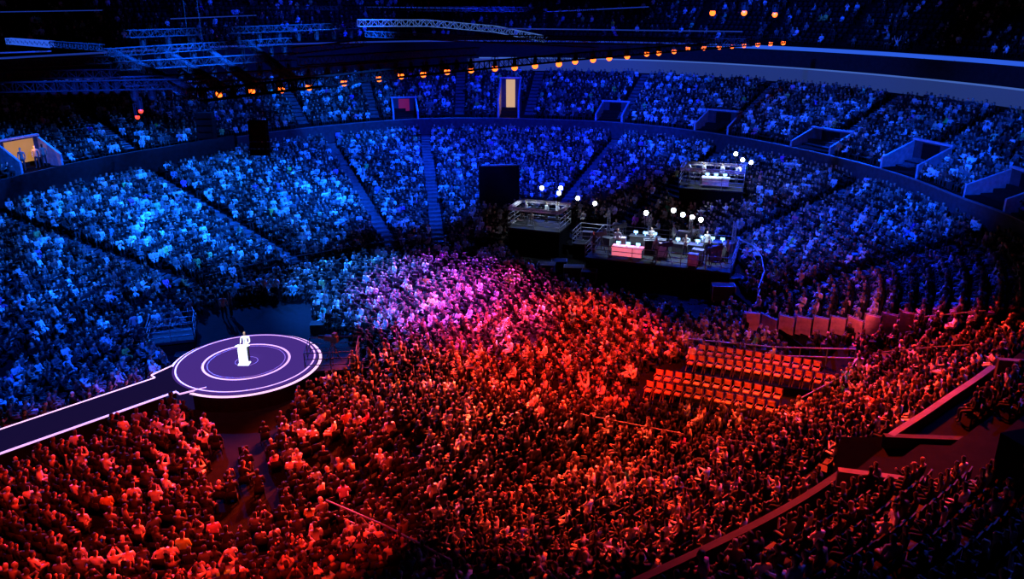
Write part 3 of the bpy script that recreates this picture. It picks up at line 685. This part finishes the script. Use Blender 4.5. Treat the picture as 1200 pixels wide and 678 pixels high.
def stairs(ph,lower,m):
    b=MB(); R=Matrix.Rotation(ph,3,'Z'); r3=float(Rf(T3,ph)); r1=float(Rf(T1,ph))
    rng_=range(1,int((r3-r1)/PITCHR)) if lower else range(2,KU)
    w=1.05 if m is M_step else .8
    for k in rng_:
        rc=(r3-(k+.5)*PITCHR) if lower else (r3+(k+.5)*PITCHR); z=zlow((rc-r1)/(r3-r1)) if lower else UZf(ph)+(UZ1-UZ0)*(k+.5)*PITCHR/UD
        p=pol(ph,rc); 
        if any(inpoly(p.x,p.y,e_) for e_ in EXF[2:]) or inpoly(p.x,p.y,PITW):
            if lower and k>3: break
            continue
        b.box((p.x,p.y,z+.02),(.81,w,.04),ph,0); p=pol(ph,rc+.25); b.box((p.x,p.y,z+.12),(.28,w,.18),ph,0)
    if b.v: b.obj('aisle_stairs',[m],'pale concrete aisle steps between seating blocks','stairs')
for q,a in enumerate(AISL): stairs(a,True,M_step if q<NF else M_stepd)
for a in AISU: stairs(a,False,M_step)
def railpx(l,**k): rail([solve(x,y) for x,y in l],**k)
railpx([(385,612),(455,645),(530,690)]); railpx([(680,508),(740,520),(800,532)]); railpx([(825,536),(910,552)]); railpx([(805,416),(905,426),(1000,430)]); railpx([(930,492),(985,462),(1003,440)])
railpx([(1020,435),(1085,430),(1140,428)]); railpx([(1080,392),(1150,386)])
railpx([(862,300),(880,308),(890,322),(893,340),(886,360)],h=1.3)
def arcrail(T,off,z,d0,d1,lab):
    rail([pol(math.radians(d),float(Rf(T,math.radians(d)))+off)+Vector((0,0,z)) for d in np.arange(d0,d1,3.)],.9,lab,m=M_gear)
arcrail(T1,.15,LZ0,95,170,'metal rail along the front of the lower bowl')
for k in range(NB):
    a,c_=BARP[k],BARP[k+1]; mI=(a+c_)/2; z=min(a.z,c_.z); w_=(c_-a).xy.length; rzz=math.atan2(c_.y-a.y,c_.x-a.x)
    e=E('barrier_panel',(mI.x,mI.y,z),'pinkish upright barrier panel beside the seating','barrier','barrier panels')
    b=MB(); b.box((mI.x,mI.y,z+.68),(w_*.86,.08,1.1),rzz); part(b,'panel',[M_barr],e)
    b=MB()
    for q in(a,c_): b.tube((q.x,q.y,z),(q.x,q.y,z+1.3),.03)
    b.tube((a.x,a.y,z+1.28),(c_.x,c_.y,z+1.28),.03); part(b,'frame',[M_rail],e)
# empty chair block
A0=P(804,432,.5); A1=P(978,455,.5); ed=(A1-A0); ed.z=0; EL=ed.length; ed.normalize(); en=Vector((-ed.y,ed.x,0)); ea=math.atan2(ed.y,ed.x)
def chairparts():
    h=MB(); 
    for s in(-1,1):
        h.tube((s*.18,-.2,0),(s*.18,-.24,.8),.02); h.tube((s*.18,.2,0),(s*.18,-.1,.45),.02); h.tube((s*.18,-.2,.55),(s*.18,.18,.55),.02)
    h.tube((-.18,-.24,.8),(.18,-.24,.8),.02)
    o=h.obj('folding_chair',[M_seatfr],'empty padded folding chair in a row on the risers','chair',group='empty chair rows')
    s_=MB(); s_.box((0,0,.42),(.29,.3,.06)); q=s_.obj('seat',[M_seatl],parent=o)
    s2=MB(); s2.box((0,-.22,.66),(.29,.05,.24)); q2=s2.obj('backrest',[M_seatl],parent=o)
    return o,q,q2
cp=chairparts(); first=True
for row in range(4):
    off=(-3.1,-2.0,0,1.1)[row]; z=(.12,.3,.45,.62)[row]; mrow=A0+en*off; shift=(-1.7,-1.4,0,.4)[row]; EE=EL-(.6,1.0,0,.8)[row]
    cc=mrow+ed*(EE/2+shift); b=MB(); b.box((cc.x,cc.y,z/2),(EE+.4,.98,z),ea); b.obj('riser_deck',[M_black],'dark low riser deck carrying empty chairs','riser')
    nc=int(EE/.48)
    for j in range(nc):
        tt=j/nc; p=mrow+ed*(shift+.2+j*.48)+en*(-.35*tt*tt); p.z=z
        if first: objs=cp; first=False
        else:
            a=cp[0].copy(); COL.objects.link(a); 
            for q in cp[1:]:
                k=q.copy(); k.parent=a; COL.objects.link(k)
            objs=(a,)
        objs[0].location=p; objs[0].rotation_euler=(0,0,ea+math.pi*.93)
# ---------------- lights ----------------
def spot(pos,tgt,col,pw,ang_,blend=.6,rad=.25):
    l=bpy.data.lights.new('spot','SPOT'); l.energy=pw; l.color=col; l.spot_size=math.radians(ang_); l.spot_blend=blend; l.shadow_soft_size=rad
    o=bpy.data.objects.new('spot_light',l); COL.objects.link(o); o.location=pos; o.rotation_euler=(Vector(tgt)-Vector(pos)).to_track_quat('-Z','Y').to_euler()
BL=(.002,.065,1.); BC=(.003,.11,1.); RD=(1.,.018,.009); RO=(1,.050,.014); PU=(.40,.055,1.); DB=(.003,.028,1); MG=(1,.04,.36); IC=(.012,.15,1)
spot((-12,42,25),(-30,52,3),BC,150000,52)
spot((-5,50,25),(-23,63,3),BC,200000,42)
spot((-38,80,23),(-26,55,2),BC,150000,44)
spot((-12,44,25),(-28,56,3),BC,130000,20,.8)
spot((-8,50,25),(-14,66,3),BC,110000,20,.8)
spot((-3,52,25),(-12,71,3),BL,150000,42)
spot((-6,62,24),(-18,86,8),BC,90000,30)
spot((-8,100,24),(-7,74,3),BL,110000,48)
spot((0,56,25),(2,82,6),DB,140000,62)
spot((10,44,25),(25,58,4),BL,65000,46)
spot((34,82,23),(22,64,3),BL,120000,44)
spot((8,60,25),(24,84,9),BL,60000,62)
spot((14,44,25),(37,58,9),BL,55000,50)
spot((-12,66,25),(-26,86,9),BL,30000,55)
spot((-12,30,25),(-25,41,0),BL,90000,34)
spot((20,70,24),(19,49,2),DB,130000,38)
spot((-16,66,22),(-9.5,50,0),IC,330000,28)
spot((-6,30,25),(-9.5,49.5,0),IC,120000,22)
spot((-2,68,22),(-5.5,50.5,0),PU,330000,24)
spot((0,30,25),(-5,49,0),PU,110000,18)
spot((6,66,20),(-2.5,47,0),MG,330000,24)
spot((4,30,25),(-2,45.5,0),MG,100000,20)
spot((16,90,23),(34,102,15),DB,8000,110)
spot((-16,90,23),(-30,104,15),DB,14000,110)
# red / orange
spot((10,60,14.2),(2,41,0),RO,260000,26)
spot((4,26,25),(3,40,0),RD,190000,30)
spot((-2,50,14.2),(-5.5,33,0),RO,220000,34)
spot((-6,44,14.2),(-10,26,0),(1,.032,.01),80000,32,.5)
spot((-10,42,14.2),(-16,25,0),(1,.032,.01),60000,34,.5)
spot((-4,12,24),(-12,25,0),RD,50000,40,.4)
spot((0,46,14.2),(2,28,1),RO,110000,34)
spot((14,42,24),(9,25,3),(1,.035,.012),190000,40)
spot((12,48,24),(17,33,3),(1,.03,.015),130000,36)
spot((5,44,16),(11.5,35,.5),(1,.08,.015),42000,18,.4)
spot((11,30,14),(11.5,36,.5),(1,.08,.015),9000,50,.4)
spot((18,38,5.2),(18,43,2.2),(1,.10,.14),800,80,.5)  # low lamp added to brighten the barrier panels
spot((30,40,22),(14,22,4),(.04,.08,1),16000,40)
for pc,hw,pw_ in((PB,1.6,4800),(PC,2,2000),(PD,1.6,2600),(PE,1.2,1200)):
    for dx in((-2.6,0,2.6) if pc is PB else (-.8,.8)):
        q=pbox(pc,hw+3.4,-.35,dx,0); spot(tuple(q),(q.x,q.y-.01,pc.z),(.6,.8,1),pw_*.33,80,.5,.1)
for px in(0,2):
    ph,r=VP[px]; p=pol(ph,r+1.0); l=bpy.data.lights.new('point','POINT'); l.energy=35; l.color=(1,.4,.06); o=bpy.data.objects.new('point_light',l); COL.objects.link(o); o.location=(p.x,p.y,UZ0+2.2)
spot((SX+1,SY-8,24),(SX,SY,1.9),(.85,.92,1),60000,3.4,.4,.2)
w=bpy.data.worlds.new('world'); SC.world=w; w.use_nodes=True; w.node_tree.nodes['Background'].inputs[0].default_value=(.02,.05,.25,1); w.node_tree.nodes['Background'].inputs[1].default_value=.02
